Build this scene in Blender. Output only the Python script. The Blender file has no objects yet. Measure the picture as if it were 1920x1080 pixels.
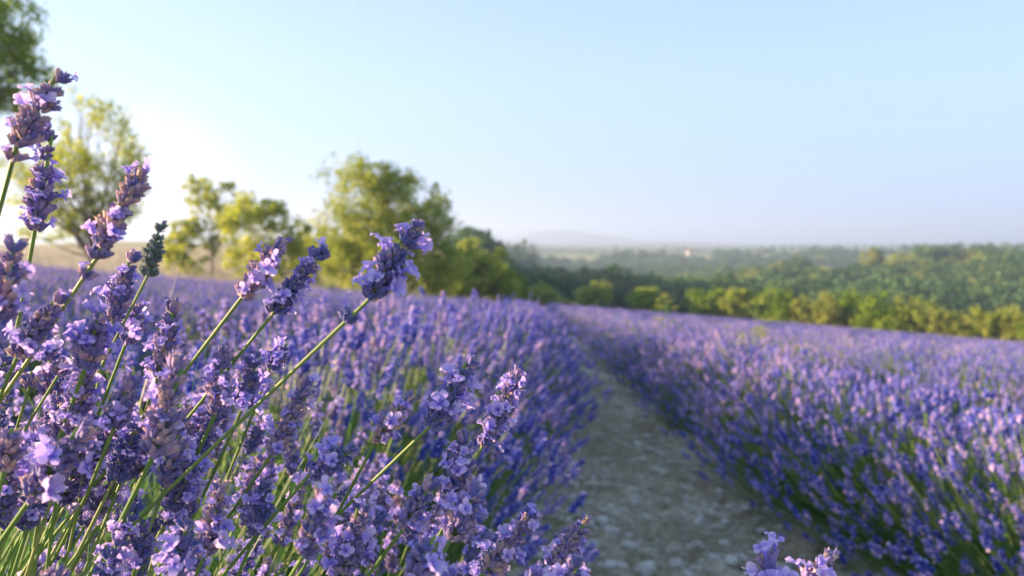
import bpy, math, random
import numpy as np
from mathutils import Vector, Matrix
random.seed(7); RNG = np.random.default_rng(7)
S = bpy.context.scene
C = S.collection
rad = math.radians

# ------------------------------------------------------------------ camera, sky, sun, exposure
EYE = 0.92                       # lens height above the sloping field at the origin
PITCH = math.atan(85 / 1493.0)   # the horizon lies a little above the middle
cam_d = bpy.data.cameras.new('camera'); cam = bpy.data.objects.new('camera', cam_d); C.objects.link(cam)
cam.location = (0, 0, EYE); cam.rotation_euler = (math.pi / 2 - PITCH, 0, 0)
cam_d.sensor_width = 36; cam_d.lens = 28
cam_d.clip_start = 0.02; cam_d.clip_end = 9000
cam_d.dof.use_dof = True; cam_d.dof.focus_distance = 0.47; cam_d.dof.aperture_fstop = 8.5
S.camera = cam
SUN_AZ = rad(-82); SUN_EL = rad(11.5)      # azimuth measured from +Y (forward) to the right
HZ_TINT = (.50, .64, 1.18, 1); UP_TINT = (.755, .875, 1.04, 1)
w = bpy.data.worlds.new('World'); S.world = w; w.use_nodes = True
nt = w.node_tree; bg = nt.nodes['Background']
sky = nt.nodes.new('ShaderNodeTexSky'); sky.sky_type = 'NISHITA'; sky.sun_disc = False
sky.sun_elevation = SUN_EL; sky.sun_rotation = SUN_AZ
sky.air_density = 1.0; sky.dust_density = 0.7; sky.ozone_density = 2.0; sky.altitude = 300
bg.inputs['Strength'].default_value = 0.15
hs = nt.nodes.new('ShaderNodeMix'); hs.data_type = 'RGBA'; hs.blend_type = 'MULTIPLY'; hs.inputs[0].default_value = 1   # tints the sky by height
gm = nt.nodes.new('ShaderNodeGamma'); gm.inputs[1].default_value = 0.42       # flattens the sky's brightness range, lifting the shade
nt.links.new(sky.outputs[0], gm.inputs[0]); nt.links.new(gm.outputs[0], hs.inputs[6])
tcw = nt.nodes.new('ShaderNodeTexCoord'); sx = nt.nodes.new('ShaderNodeSeparateXYZ'); nt.links.new(tcw.outputs['Generated'], sx.inputs[0])
el = nt.nodes.new('ShaderNodeMapRange'); el.interpolation_type = 'SMOOTHSTEP'; el.inputs[1].default_value = -.02; el.inputs[2].default_value = .22
nt.links.new(sx.outputs[2], el.inputs[0])
tn = nt.nodes.new('ShaderNodeMix'); tn.data_type = 'RGBA'; nt.links.new(el.outputs[0], tn.inputs[0])
tn.inputs[6].default_value = HZ_TINT; tn.inputs[7].default_value = UP_TINT; nt.links.new(tn.outputs[2], hs.inputs[7])
# white sun glow added to the sky colour low behind the left trees
dp = nt.nodes.new('ShaderNodeVectorMath'); dp.operation = 'DOT_PRODUCT'; nt.links.new(tcw.outputs['Generated'], dp.inputs[0])
va, ve = rad(-24.5), rad(2.6); dp.inputs[1].default_value = (math.sin(va) * math.cos(ve), math.cos(va) * math.cos(ve), math.sin(ve))
vr = nt.nodes.new('ShaderNodeMapRange'); vr.interpolation_type = 'SMOOTHERSTEP'; vr.inputs[1].default_value = math.cos(rad(8)); vr.inputs[2].default_value = math.cos(rad(2))
nt.links.new(dp.outputs['Value'], vr.inputs[0])
ad = nt.nodes.new('ShaderNodeMix'); ad.data_type = 'RGBA'; ad.blend_type = 'ADD'; nt.links.new(vr.outputs[0], ad.inputs[0])
nt.links.new(hs.outputs[2], ad.inputs[6]); ad.inputs[7].default_value = (.40, .28, .12, 1)
nt.links.new(ad.outputs[2], bg.inputs['Color'])
sun_d = bpy.data.lights.new('sun', 'SUN'); sun = bpy.data.objects.new('sun', sun_d); C.objects.link(sun)
sun_d.energy = 5.0; sun_d.angle = rad(0.53); sun_d.color = (1.0, 0.68, 0.45)
sdir = Vector((math.sin(SUN_AZ) * math.cos(SUN_EL), math.cos(SUN_AZ) * math.cos(SUN_EL), math.sin(SUN_EL)))
sun.rotation_euler = sdir.to_track_quat('Z', 'Y').to_euler()
sun.location = sdir * 50
S.view_settings.view_transform = 'Standard'; S.view_settings.look = 'None'
S.view_settings.exposure = 2.12; S.view_settings.gamma = 1.0
S.view_settings.use_curve_mapping = False

# ------------------------------------------------------------------ helpers
def ray(px, py):
    a = (px - 960) / 1493.0; b = (540 - py) / 1493.0
    c, s = math.cos(PITCH), math.sin(PITCH)
    return np.array((a, c + b * s, -s + b * c))
def at(px, py, d):
    """the point d metres ahead seen in that direction"""
    r = ray(px, py); return np.array((0, 0, EYE)) + r / r[1] * d

class MB:
    def __init__(s): s.V = []; s.F = []; s.M = []; s.T = []; s.n = 0
    def add(s, V, F, mat=0, tint=0.5):
        V = np.asarray(V, float).reshape(-1, 3); F = np.asarray(F, int).reshape(-1, 3)
        s.V.append(V); s.F.append(F + s.n); s.n += len(V)
        s.M.append(np.full(len(F), mat) if np.isscalar(mat) else np.asarray(mat))
        s.T.append(np.full(len(V), tint, float) if np.isscalar(tint) else np.asarray(tint, float))
    def get(s): return np.concatenate(s.V), np.concatenate(s.F), np.concatenate(s.M), np.concatenate(s.T)
    def mesh(s, name, mats, smooth=True):
        V, F, M, T = s.get()
        me = bpy.data.meshes.new(name)
        me.vertices.add(len(V)); me.vertices.foreach_set('co', V.astype(np.float32).ravel())
        me.loops.add(len(F) * 3); me.loops.foreach_set('vertex_index', F.astype(np.int32).ravel())
        me.polygons.add(len(F)); me.polygons.foreach_set('loop_start', np.arange(0, len(F) * 3, 3, dtype=np.int32))
        me.polygons.foreach_set('material_index', M.astype(np.int32))
        me.polygons.foreach_set('use_smooth', np.full(len(F), smooth))
        for m in mats: me.materials.append(m)
        a = me.attributes.new('tint', 'FLOAT', 'POINT'); a.data.foreach_set('value', T.astype(np.float32))
        me.update(calc_edges=True)
        return me

def obj(name, me, parent=None, loc=None, mat=None):
    o = bpy.data.objects.new(name, me); C.objects.link(o)
    if parent: o.parent = parent
    if mat is not None: o.matrix_local = mat
    elif loc is not None: o.location = loc
    return o
def tag(o, label=None, cat=None, group=None, kind=None):
    if label: o['label'] = label
    if cat: o['category'] = cat
    if group: o['group'] = group
    if kind: o['kind'] = kind
    return o

def frame(d, spin=0.0):
    """3x3 with columns x,y,z where z = d"""
    d = np.asarray(d, float); d = d / np.linalg.norm(d)
    u = np.array((0, 0, 1.0)) if abs(d[2]) < .9 else np.array((1.0, 0, 0))
    x = np.cross(u, d); x /= np.linalg.norm(x); y = np.cross(d, x)
    c, s = math.cos(spin), math.sin(spin)
    return np.stack((x * c + y * s, y * c - x * s, d), 1)
def put(V, d, loc, sc=1.0, spin=0.0):
    return (V * sc) @ frame(d, spin).T + np.asarray(loc)
def mat4(R, loc, sc=1.0):
    m = np.eye(4); m[:3, :3] = R * sc; m[:3, 3] = loc
    return Matrix([list(map(float, r)) for r in m])

def tube(pts, rads, sides=5, cap=True):
    pts = np.asarray(pts, float); n = len(pts)
    V = []; prev = None
    for i in range(n):
        t = pts[min(i + 1, n - 1)] - pts[max(i - 1, 0)]
        t = t / (np.linalg.norm(t) + 1e-12)
        if prev is None:
            u = np.array((0, 0, 1.0)) if abs(t[2]) < .9 else np.array((1.0, 0, 0))
            x = np.cross(u, t)
        else: x = prev - t * np.dot(prev, t)
        x /= np.linalg.norm(x) + 1e-12; prev = x; y = np.cross(t, x)
        for k in range(sides):
            a = 2 * math.pi * k / sides
            V.append(pts[i] + (x * math.cos(a) + y * math.sin(a)) * rads[i])
    F = []
    for i in range(n - 1):
        for k in range(sides):
            a, b = i * sides + k, i * sides + (k + 1) % sides
            F += [(a, b, b + sides), (a, b + sides, a + sides)]
    if cap:
        for k in range(1, sides - 1): F.append(((n - 1) * sides, (n - 1) * sides + k, (n - 1) * sides + k + 1))
    return np.array(V), np.array(F)
def bez(p0, p1, p2, p3, n):
    t = np.linspace(0, 1, n)[:, None]
    return (1-t)**3*p0 + 3*(1-t)**2*t*p1 + 3*(1-t)*t*t*p2 + t**3*p3

# ------------------------------------------------------------------ materials
def newmat(name):
    m = bpy.data.materials.new(name); m.use_nodes = True
    nt = m.node_tree; nt.nodes.clear()
    out = nt.nodes.new('ShaderNodeOutputMaterial')
    return m, nt, out
def ramp(nt, stops, src):
    r = nt.nodes.new('ShaderNodeValToRGB')
    e = r.color_ramp.elements
    while len(e) < len(stops): e.new(0.5)
    for i, (p, c) in enumerate(stops): e[i].position = p; e[i].color = (*c, 1)
    nt.links.new(src, r.inputs[0]); return r.outputs[0]
def leafy(name, stops, transl=0.35, rough=0.6, spec=0.25, noise=0.0, nscale=400, rand=0.25, tcol=None, sheen=0):
    """thin plant tissue: diffuse front, light shining through"""
    m, nt, out = newmat(name)
    at_ = nt.nodes.new('ShaderNodeAttribute'); at_.attribute_name = 'tint'
    src = at_.outputs['Fac']
    oi = nt.nodes.new('ShaderNodeObjectInfo')
    a = nt.nodes.new('ShaderNodeMath'); a.operation = 'MULTIPLY_ADD'
    nt.links.new(oi.outputs['Random'], a.inputs[0]); a.inputs[1].default_value = rand
    nt.links.new(src, a.inputs[2]); 
    b = nt.nodes.new('ShaderNodeMath'); b.operation = 'SUBTRACT'; nt.links.new(a.outputs[0], b.inputs[0]); b.inputs[1].default_value = rand / 2
    src = b.outputs[0]
    if noise:
        tc = nt.nodes.new('ShaderNodeTexCoord')
        n = nt.nodes.new('ShaderNodeTexNoise'); n.inputs['Scale'].default_value = nscale
        nt.links.new(tc.outputs['Object'], n.inputs['Vector'])
        a2 = nt.nodes.new('ShaderNodeMath'); a2.operation = 'MULTIPLY_ADD'
        nt.links.new(n.outputs[0], a2.inputs[0]); a2.inputs[1].default_value = noise
        nt.links.new(src, a2.inputs[2])
        s2 = nt.nodes.new('ShaderNodeMath'); s2.operation = 'SUBTRACT'
        nt.links.new(a2.outputs[0], s2.inputs[0]); s2.inputs[1].default_value = noise / 2; src = s2.outputs[0]
    col = ramp(nt, stops, src)
    p = nt.nodes.new('ShaderNodeBsdfPrincipled'); nt.links.new(col, p.inputs['Base Color'])
    p.inputs['Roughness'].default_value = rough; p.inputs['Specular IOR Level'].default_value = spec
    if sheen: p.inputs['Sheen Weight'].default_value = sheen; p.inputs['Sheen Roughness'].default_value = .4; p.inputs['Sheen Tint'].default_value = (.9, .85, 1, 1)
    last = p.outputs[0]
    if transl:
        t = nt.nodes.new('ShaderNodeBsdfTranslucent')
        if tcol:
            mx = nt.nodes.new('ShaderNodeMix'); mx.data_type = 'RGBA'; mx.blend_type = 'MULTIPLY'; mx.inputs[0].default_value = 1
            nt.links.new(col, mx.inputs[6]); mx.inputs[7].default_value = (*tcol, 1); nt.links.new(mx.outputs[2], t.inputs[0])
        else: nt.links.new(col, t.inputs[0])
        ms = nt.nodes.new('ShaderNodeMixShader'); ms.inputs[0].default_value = transl
        nt.links.new(p.outputs[0], ms.inputs[1]); nt.links.new(t.outputs[0], ms.inputs[2]); last = ms.outputs[0]
    nt.links.new(last, out.inputs['Surface'])
    return m
M = {}
M['petal'] = leafy('lilac petal', [(0, (.20, .18, .78)), (.35, (.40, .33, .88)), (.65, (.64, .50, .92)), (1, (.88, .72, .94))], .4, .85, .08, .3, 260)
M['calyx'] = leafy('woolly calyx', [(0, (.10, .13, .36)), (.4, (.21, .18, .46)), (.65, (.38, .27, .48)), (.82, (.58, .38, .46)), (1, (.72, .50, .36))], .18, .75, .15, .45, 700, sheen=.7)
M['green_calyx'] = leafy('grey green calyx', [(0, (.10, .15, .12)), (.6, (.18, .24, .20)), (1, (.26, .27, .34))], .18, .75, .15, .3, 700, sheen=.5)
M['stem'] = leafy('lavender stem', [(0, (.11, .24, .05)), (.5, (.22, .36, .09)), (1, (.38, .42, .15))], .25, .5, .3, .2, 120)
M['blade'] = leafy('lavender leaf', [(0, (.04, .12, .025)), (.5, (.09, .23, .05)), (1, (.20, .36, .08))], .35, .5, .3)
M['bud'] = leafy('field flower bud', [(0, (.07, .11, .55)), (.3, (.15, .20, .74)), (.58, (.36, .34, .76)), (.82, (.68, .50, .76)), (1, (.84, .62, .68))], .35, .6, .2, rand=.42)

def tree_leaf(name, dark, mid, light, tr=.5):
    return leafy(name, [(0, dark), (.5, mid), (1, light)], tr, .6, .08, rand=.12)
M['leaf_lime'] = tree_leaf('lime leaves', (.18, .25, .035), (.30, .37, .055), (.44, .48, .10))  # plain yellow-green leaf colour, varied at random
M['leaf_green'] = tree_leaf('green leaves', (.10, .19, .015), (.21, .32, .025), (.32, .42, .04))
M['leaf_olive'] = tree_leaf('olive leaves', (.17, .23, .04), (.29, .34, .07), (.42, .45, .11))
M['leaf_backlit'] = tree_leaf('painted backlit leaves', (.26, .32, .03), (.42, .48, .05), (.56, .60, .10), .55)  # backlight through the crowns put into a paler, yellower leaf colour
M['leaf_wood'] = tree_leaf('woodland leaves', (.035, .095, .04), (.07, .15, .055), (.13, .22, .06), .25)  # dark bluish green stands in for the shade on the far slopes
def solid(name, stops, scale=20, rough=.85, bump=.4, dist=.01, detail=6):
    m, nt, out = newmat(name)
    tc = nt.nodes.new('ShaderNodeTexCoord')
    n = nt.nodes.new('ShaderNodeTexNoise'); n.inputs['Scale'].default_value = scale; n.inputs['Detail'].default_value = detail
    nt.links.new(tc.outputs['Object'], n.inputs['Vector'])
    col = ramp(nt, stops, n.outputs[0])
    p = nt.nodes.new('ShaderNodeBsdfPrincipled'); p.inputs['Roughness'].default_value = rough; p.inputs['Specular IOR Level'].default_value = .2
    nt.links.new(col, p.inputs['Base Color'])
    b = nt.nodes.new('ShaderNodeBump'); b.inputs['Strength'].default_value = bump; b.inputs['Distance'].default_value = dist
    nt.links.new(n.outputs[0], b.inputs['Height']); nt.links.new(b.outputs[0], p.inputs['Normal'])
    nt.links.new(p.outputs[0], out.inputs['Surface']); return m
M['bark'] = solid('bark', [(.3, (.11, .09, .06)), (.7, (.26, .21, .15))], 6, bump=.8, dist=.03)
M['stone'] = solid('limestone', [(.25, (.42, .41, .39)), (.5, (.62, .60, .57)), (.8, (.78, .76, .72))], 25, bump=.6, dist=.004)
M['straw'] = leafy('dry straw', [(0, (.30, .26, .18)), (.5, (.50, .45, .34)), (1, (.70, .65, .52))], .15, .7, .2)
M['mountain'] = solid('far mountain', [(.3, (.07, .10, .08)), (.7, (.14, .16, .12))], .01, bump=0)
M['plaster'] = solid('white plaster', [(.3, (.42, .39, .34)), (.7, (.55, .52, .46))], 2)
M['roof_tile'] = solid('roof tile', [(.3, (.26, .12, .07)), (.7, (.36, .18, .11))], 8)

# ------------------------------------------------------------------ terrain
GX, GY = -0.080, -0.069
EX = np.array([-400, -45, -14, -4, 0, 3, 8, 30, 60, 400.]); EY = np.array([20, 23, 29, 34, 42, 74, 80, 50, 20, -200.])
def smooth(t): t = np.clip(t, 0, 1); return t * t * (3 - 2 * t)
def vnoise(x, y, seed=0):
    """cheap smooth value noise"""
    xi = np.floor(x).astype(np.int64); yi = np.floor(y).astype(np.int64); fx = x - xi; fy = y - yi
    def h(a, b):
        n = (a * 374761393 + b * 668265263 + seed * 1442695041) & 0x7fffffff
        n = ((n ^ (n >> 13)) * 1274126177) & 0x7fffffff
        return ((n ^ (n >> 16)) & 0xffff) / 65535.0
    u = fx * fx * (3 - 2 * fx); v = fy * fy * (3 - 2 * fy)
    return (h(xi, yi) * (1-u) + h(xi+1, yi) * u) * (1-v) + (h(xi, yi+1) * (1-u) + h(xi+1, yi+1) * u) * v
LR = np.log(np.array([20, 60, 100, 180, 300, 450, 620, 1000, 2000, 3600.]))
YV = np.array([600, 592, 590, 585, 562, 520, 479, 467, 460, 457.])   # valley and the wooded slope beyond
YL = np.array([500, 478, 472, 468, 466, 465, 463, 461, 458, 457.])   # level ground to the left
ROWX = -0.60; SPACE = 1.98; RDIR = 0.060
def rowbend(y):
    """the rows bend gently to the left further off"""
    y = np.asarray(y, float); u = np.clip(y - 4, 0, 22); return RDIR * y - .0016 * u * u - .0016 * 2 * 22 * np.maximum(y - 26, 0) * .35
def T(x, y):
    x = np.asarray(x, float); y = np.asarray(y, float)
    pl = GX * x + GY * y
    r = np.sqrt(x * x + y * y) + 1e-6; lr = np.log(r)
    phi = np.arctan2(x, y); px = 960 + 1493 * np.tan(np.clip(phi, -1.2, 1.2))
    px = np.where(np.abs(phi) > 1.2, np.where(phi > 0, 5000, -3000), px)
    wv = smooth((px - 820) / 160.0)
    yy = np.interp(lr, LR, YL) * (1 - wv) + (np.interp(lr, LR, YV) + np.maximum(0, 575 + .080 * (px - 960) - np.interp(lr, LR, YV)) * (1 - smooth((r - 110) / 150))) * wv
    z = EYE - r * (yy - 455) / 1493.0 * np.cos(np.clip(phi, -1, 1))
    z = np.maximum(z, -40)
    # the sunlit spur on the right
    crest = 1 / (1 + np.exp(-(px - 1290) / 45.0))
    z += crest * 8.0 * np.exp(-((r - 285) / 70.0) ** 2) * (1 + .12 * np.sin(px / 90.0)) * np.exp(-np.maximum(px - 1850, 0) / 500)
    z += (vnoise(x / 45, y / 45, 3) - .5) * 5.0 * smooth((r - 150) / 150) * smooth((900 - r) / 300)
    z += (vnoise(x / 180, y / 180, 9) - .5) * 7.0 * smooth((r - 650) / 300) * smooth((3000 - r) / 800)
    e = y - np.interp(x, EX, EY)
    wl = smooth(e / (14 + 30 * (1-wv)))
    wl = np.where(phi > 1.2, smooth((r - 60) / 80), wl); wl = np.where(y < 0, smooth((r - 60) / 80), wl)
    z = pl * (1 - wl) + z * wl
    return z
def Tn(x, y):   # with the small lumps of the tilled ground
    u = x - rowbend(y)
    k = (u - ROWX) / SPACE; f = np.abs(k - np.round(k)) * 2      # 0 at the plants, 1 mid-path
    near = smooth((14 - np.hypot(x, y)) / 8)
    return T(x, y) + (1 - smooth(f / .55)) * .05 * smooth((60 - np.hypot(x, y)) / 30) + near * ((vnoise(x * 5, y * 5, 1) - .5) * .07 + (vnoise(x * 17, y * 17, 2) - .5) * .035)
def z0(x, y): return float(Tn(np.array([x]), np.array([y]))[0])

rs = np.concatenate(([0.0], np.geomspace(.25, 12, 190), np.geomspace(12.3, 3600, 230)))
fa = np.concatenate((np.linspace(-42, 42, 340), np.linspace(45, 315, 80)))
fa = np.radians(fa); nr, na = len(rs), len(fa)
R_, A_ = np.meshgrid(rs, fa, indexing='ij'); GXs = R_ * np.sin(A_); GYs = R_ * np.cos(A_)
GZ = Tn(GXs.ravel(), GYs.ravel())
V = np.stack((GXs.ravel(), GYs.ravel(), GZ), 1)
i, j = np.meshgrid(np.arange(nr - 1), np.arange(na), indexing='ij'); j2 = (j + 1) % na
a, b, c, d = (i * na + j).ravel(), (i * na + j2).ravel(), ((i + 1) * na + j2).ravel(), ((i + 1) * na + j).ravel()
F = np.concatenate((np.stack((a, b, c), 1), np.stack((a, c, d), 1)))
g = MB()
e = GYs.ravel() - np.interp(GXs.ravel(), EX, EY); rr = R_.ravel()
zone = np.where((e < 0) & (rr < 140), 0.0, 1.0)            # 0 tilled field, 1 dry grass, 2 woods, 3 far fields
zone = np.where((e >= 0) & (rr > 110) & (GXs.ravel() > -.1 * GYs.ravel()), 2.0, zone)
zone = np.where(rr > 700, 3.0, zone)
g.add(V, F, 0, zone)
# ground material: stony soil, dry grass, scrub, strips of far fields
m, nt, out = newmat('ground')
N = nt.nodes.new; L = nt.links.new
geo = N('ShaderNodeNewGeometry'); atn = N('ShaderNodeAttribute'); atn.attribute_name = 'tint'
def noise(scale, detail=6, vec=None, rough=.6):
    n = N('ShaderNodeTexNoise'); n.inputs['Scale'].default_value = scale; n.inputs['Detail'].default_value = detail; n.inputs['Roughness'].default_value = rough
    L(vec or geo.outputs['Position'], n.inputs['Vector']); return n.outputs[0]
soil = ramp(nt, [(.36, (.13, .10, .065)), (.44, (.38, .32, .23)), (.53, (.60, .53, .41)), (.63, (.78, .74, .65))], noise(9, 12, rough=.72))
grass = ramp(nt, [(.3, (.22, .19, .08)), (.55, (.36, .30, .14)), (.75, (.46, .38, .20))], noise(.6, 8))
scrub = ramp(nt, [(.3, (.12, .16, .06)), (.5, (.26, .28, .11)), (.65, (.42, .40, .20))], noise(.05, 8))
mp = N('ShaderNodeMapping'); L(geo.outputs['Position'], mp.inputs[0]); mp.inputs['Scale'].default_value = (.002, .011, .002); mp.inputs['Rotation'].default_value = (0, 0, .25)
vor = N('ShaderNodeTexVoronoi'); vor.inputs['Scale'].default_value = 1; L(mp.outputs[0], vor.inputs['Vector'])
sep = N('ShaderNodeSeparateColor'); L(vor.outputs['Color'], sep.inputs[0])
far = ramp(nt, [(0, (.07, .11, .04)), (.35, (.12, .16, .06)), (.6, (.22, .23, .11)), (.85, (.30, .27, .16)), (1, (.09, .12, .05))], sep.outputs[0])
def step(lo):
    q = N('ShaderNodeMath'); q.operation = 'SUBTRACT'; q.use_clamp = True; L(atn.outputs['Fac'], q.inputs[0]); q.inputs[1].default_value = lo; return q.outputs[0]
def mixc(f, a, b):
    q = N('ShaderNodeMix'); q.data_type = 'RGBA'; L(f, q.inputs[0]); L(a, q.inputs[6]); L(b, q.inputs[7]); return q.outputs[2]
col = mixc(step(0), soil, grass); col = mixc(step(1), col, scrub); col = mixc(step(2), col, far)
p = N('ShaderNodeBsdfPrincipled'); p.inputs['Roughness'].default_value = .95; p.inputs['Specular IOR Level'].default_value = .1
L(col, p.inputs['Base Color'])
bp = N('ShaderNodeBump'); bp.inputs['Strength'].default_value = .8; bp.inputs['Distance'].default_value = .035; L(noise(22, 12, rough=.75), bp.inputs['Height']); L(bp.outputs[0], p.inputs['Normal'])
L(p.outputs[0], out.inputs['Surface'])
ground = obj('ground', g.mesh('ground', [m])); ground['kind'] = 'structure'

# far blue mountains
def mountain(pxc, wpx, ypk, dist, seed, name):
    n1, n2 = 60, 16; g = MB(); V = []
    for i in range(n1):
        u = i / (n1 - 1) * 2 - 1
        prof = (math.cos(u * math.pi / 2) ** 1.3) * (0.8 + .35 * float(vnoise(np.array([u * 3 + seed]), np.array([0.]))[0]))
        for k in range(n2):
            v = k / (n2 - 1) * 2 - 1
            h = dist * (455 - ypk) / 1493 * prof * (1 - v * v) * (1 + .15 * float(vnoise(np.array([u * 9]), np.array([v * 4]), seed)[0]))
            V.append(((pxc - 960 + u * wpx) / 1493 * dist, dist + v * 260, h - 4))
    F = []
    for i in range(n1 - 1):
        for k in range(n2 - 1):
            a = i * n2 + k; F += [(a, a + n2, a + n2 + 1), (a, a + n2 + 1, a + 1)]
    g.add(V, F); o = obj(name, g.mesh(name, [M['mountain']])); o['kind'] = 'structure'; return o
mountain(1060, 175, 434, 3000, 2, 'mountain')
mountain(150, 260, 425, 3000, 5, 'mountain')
mountain(1240, 130, 449, 2700, 8, 'mountain')

# haze
hz = MB()
x0, x1, y0, y1, zb, zt = -3700, 3700, -3700, 3700, float(GZ.min()) - 1.5, 75
bv = [(x, y, z) for x in (x0, x1) for y in (y0, y1) for z in (zb, zt)]
hz.add(bv, [(0,1,3),(0,3,2),(4,6,7),(4,7,5),(0,4,5),(0,5,1),(2,3,7),(2,7,6),(0,2,6),(0,6,4),(1,5,7),(1,7,3)])
hm, nt, out = newmat('haze'); pv = nt.nodes.new('ShaderNodeVolumePrincipled')
pv.inputs['Color'].default_value = (.60, .78, 1, 1); pv.inputs['Density'].default_value = .0007; pv.inputs['Anisotropy'].default_value = .3
nt.links.new(pv.outputs[0], out.inputs['Volume'])
tag(obj('haze', hz.mesh('haze', [hm], False)), 'thin pale haze over the valley', 'haze', kind='stuff')

# ------------------------------------------------------------------ scatter by geometry nodes
def scatter(name, pts, rz, sc, protos, idx=None, tilt=None):
    """one object: a cloud of points on which real meshes stand"""
    me = bpy.data.meshes.new(name)
    n = len(pts); me.vertices.add(n); me.vertices.foreach_set('co', np.asarray(pts, np.float32).ravel())
    def at_(nm, ty, val):
        a = me.attributes.new(nm, ty, 'POINT')
        a.data.foreach_set('vector' if ty == 'FLOAT_VECTOR' else 'value', np.asarray(val).ravel())
    rot = np.zeros((n, 3), np.float32); rot[:, 2] = rz
    if tilt is not None: rot[:, :2] = tilt
    at_('rot', 'FLOAT_VECTOR', rot); sc = np.asarray(sc, np.float32)
    if sc.ndim == 1: sc = np.stack((sc, sc, sc), 1)
    at_('scl', 'FLOAT_VECTOR', sc)
    at_('idx', 'INT', np.asarray(idx if idx is not None else RNG.integers(0, len(protos), n), np.int32))
    me.update()
    o = obj(name, me)
    ng = bpy.data.node_groups.new(name, 'GeometryNodeTree')
    ng.interface.new_socket('Geometry', in_out='INPUT', socket_type='NodeSocketGeometry')
    ng.interface.new_socket('Geometry', in_out='OUTPUT', socket_type='NodeSocketGeometry')
    gi = ng.nodes.new('NodeGroupInput'); go = ng.nodes.new('NodeGroupOutput')
    iop = ng.nodes.new('GeometryNodeInstanceOnPoints'); jg = ng.nodes.new('GeometryNodeJoinGeometry')
    for pme in reversed(protos):
        po = bpy.data.objects.new(pme.name, pme)
        oi = ng.nodes.new('GeometryNodeObjectInfo'); oi.inputs['Object'].default_value = po; oi.inputs['As Instance'].default_value = True
        ng.links.new(oi.outputs['Geometry'], jg.inputs[0])
    def named(nm, ty):
        q = ng.nodes.new('GeometryNodeInputNamedAttribute'); q.data_type = ty; q.inputs[0].default_value = nm
        return [s for s in q.outputs if s.enabled and s.name == 'Attribute'][0]
    ng.links.new(gi.outputs[0], iop.inputs['Points']); ng.links.new(jg.outputs[0], iop.inputs['Instance'])
    iop.inputs['Pick Instance'].default_value = True
    ng.links.new(named('idx', 'INT'), iop.inputs['Instance Index'])
    ng.links.new(named('rot', 'FLOAT_VECTOR'), iop.inputs['Rotation'])
    ng.links.new(named('scl', 'FLOAT_VECTOR'), iop.inputs['Scale'])
    ng.links.new(iop.outputs[0], go.inputs[0])
    md = o.modifiers.new('scatter', 'NODES'); md.node_group = ng
    o['kind'] = 'stuff'
    return o

# ------------------------------------------------------------------ trees
def leaf_cloud(mb, centers, radii, n_each, size, base_tint, mat=0, rng=RNG, flat=.8):
    k = len(centers); n = n_each * k
    ci = np.repeat(np.arange(k), n_each)
    d = rng.normal(size=(n, 3)); d /= np.linalg.norm(d, axis=1)[:, None]
    rr = rng.random(n) ** .45
    pos = centers[ci] + d * (rr * radii[ci])[:, None] * np.array((1, 1, flat))
    nrm = rng.normal(size=(n, 3)) + d * .5 + np.array((0, 0, .3)); nrm /= np.linalg.norm(nrm, axis=1)[:, None]
    t = np.cross(nrm, rng.normal(size=(n, 3))); t /= np.linalg.norm(t, axis=1)[:, None]; b = np.cross(nrm, t)
    s = size * (.6 + .8 * rng.random(n))[:, None]
    V = np.stack((pos - t * s, pos - b * s * .45 + nrm * s * .12, pos + t * s, pos + b * s * .45 + nrm * s * .12), 1).reshape(-1, 3)
    q = np.arange(n)[:, None] * 4
    F = np.concatenate((q + np.array([[0, 1, 2]]), q + np.array([[0, 2, 3]])))
    tint = np.clip(base_tint[ci] + rng.normal(size=n) * .14, 0, 1)
    mb.add(V, F, mat, np.repeat(tint, 4))
def crown_mesh(name, w_, h_, lobes, clumps, per, leaf, mat, rng, gap=.25, crad=.16):
    """lobes: (x,y,z,rx,rz) in units of the width and height"""
    lobes = np.array(lobes, float); cs = []; rads = []; tn = []
    vol = lobes[:, 3] ** 2 * lobes[:, 4]; pr = vol ** .8 / (vol ** .8).sum()
    while len(cs) < clumps:
        l = lobes[rng.choice(len(lobes), p=pr)]
        d = rng.normal(size=3); d /= np.linalg.norm(d); r = rng.random() ** .4
        q = np.array((l[0] * w_, l[1] * w_, l[2] * h_)) + d * r * np.array((l[3] * w_, l[3] * w_, l[4] * h_))
        if vnoise(np.array([q[0] / w_ * 6]), np.array([q[2] / w_ * 6 + q[1] / w_ * 4]), int(w_ * 10))[0] < gap: continue
        cs.append(q); rads.append(w_ * crad * (.5 + rng.random())); tn.append(np.clip(.5 + rng.normal() * .22, 0, 1))
    mb = MB(); leaf_cloud(mb, np.array(cs), np.array(rads), per, leaf, np.array(tn), rng=rng)
    return mb.mesh(name, [mat]), np.array(cs)
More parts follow.
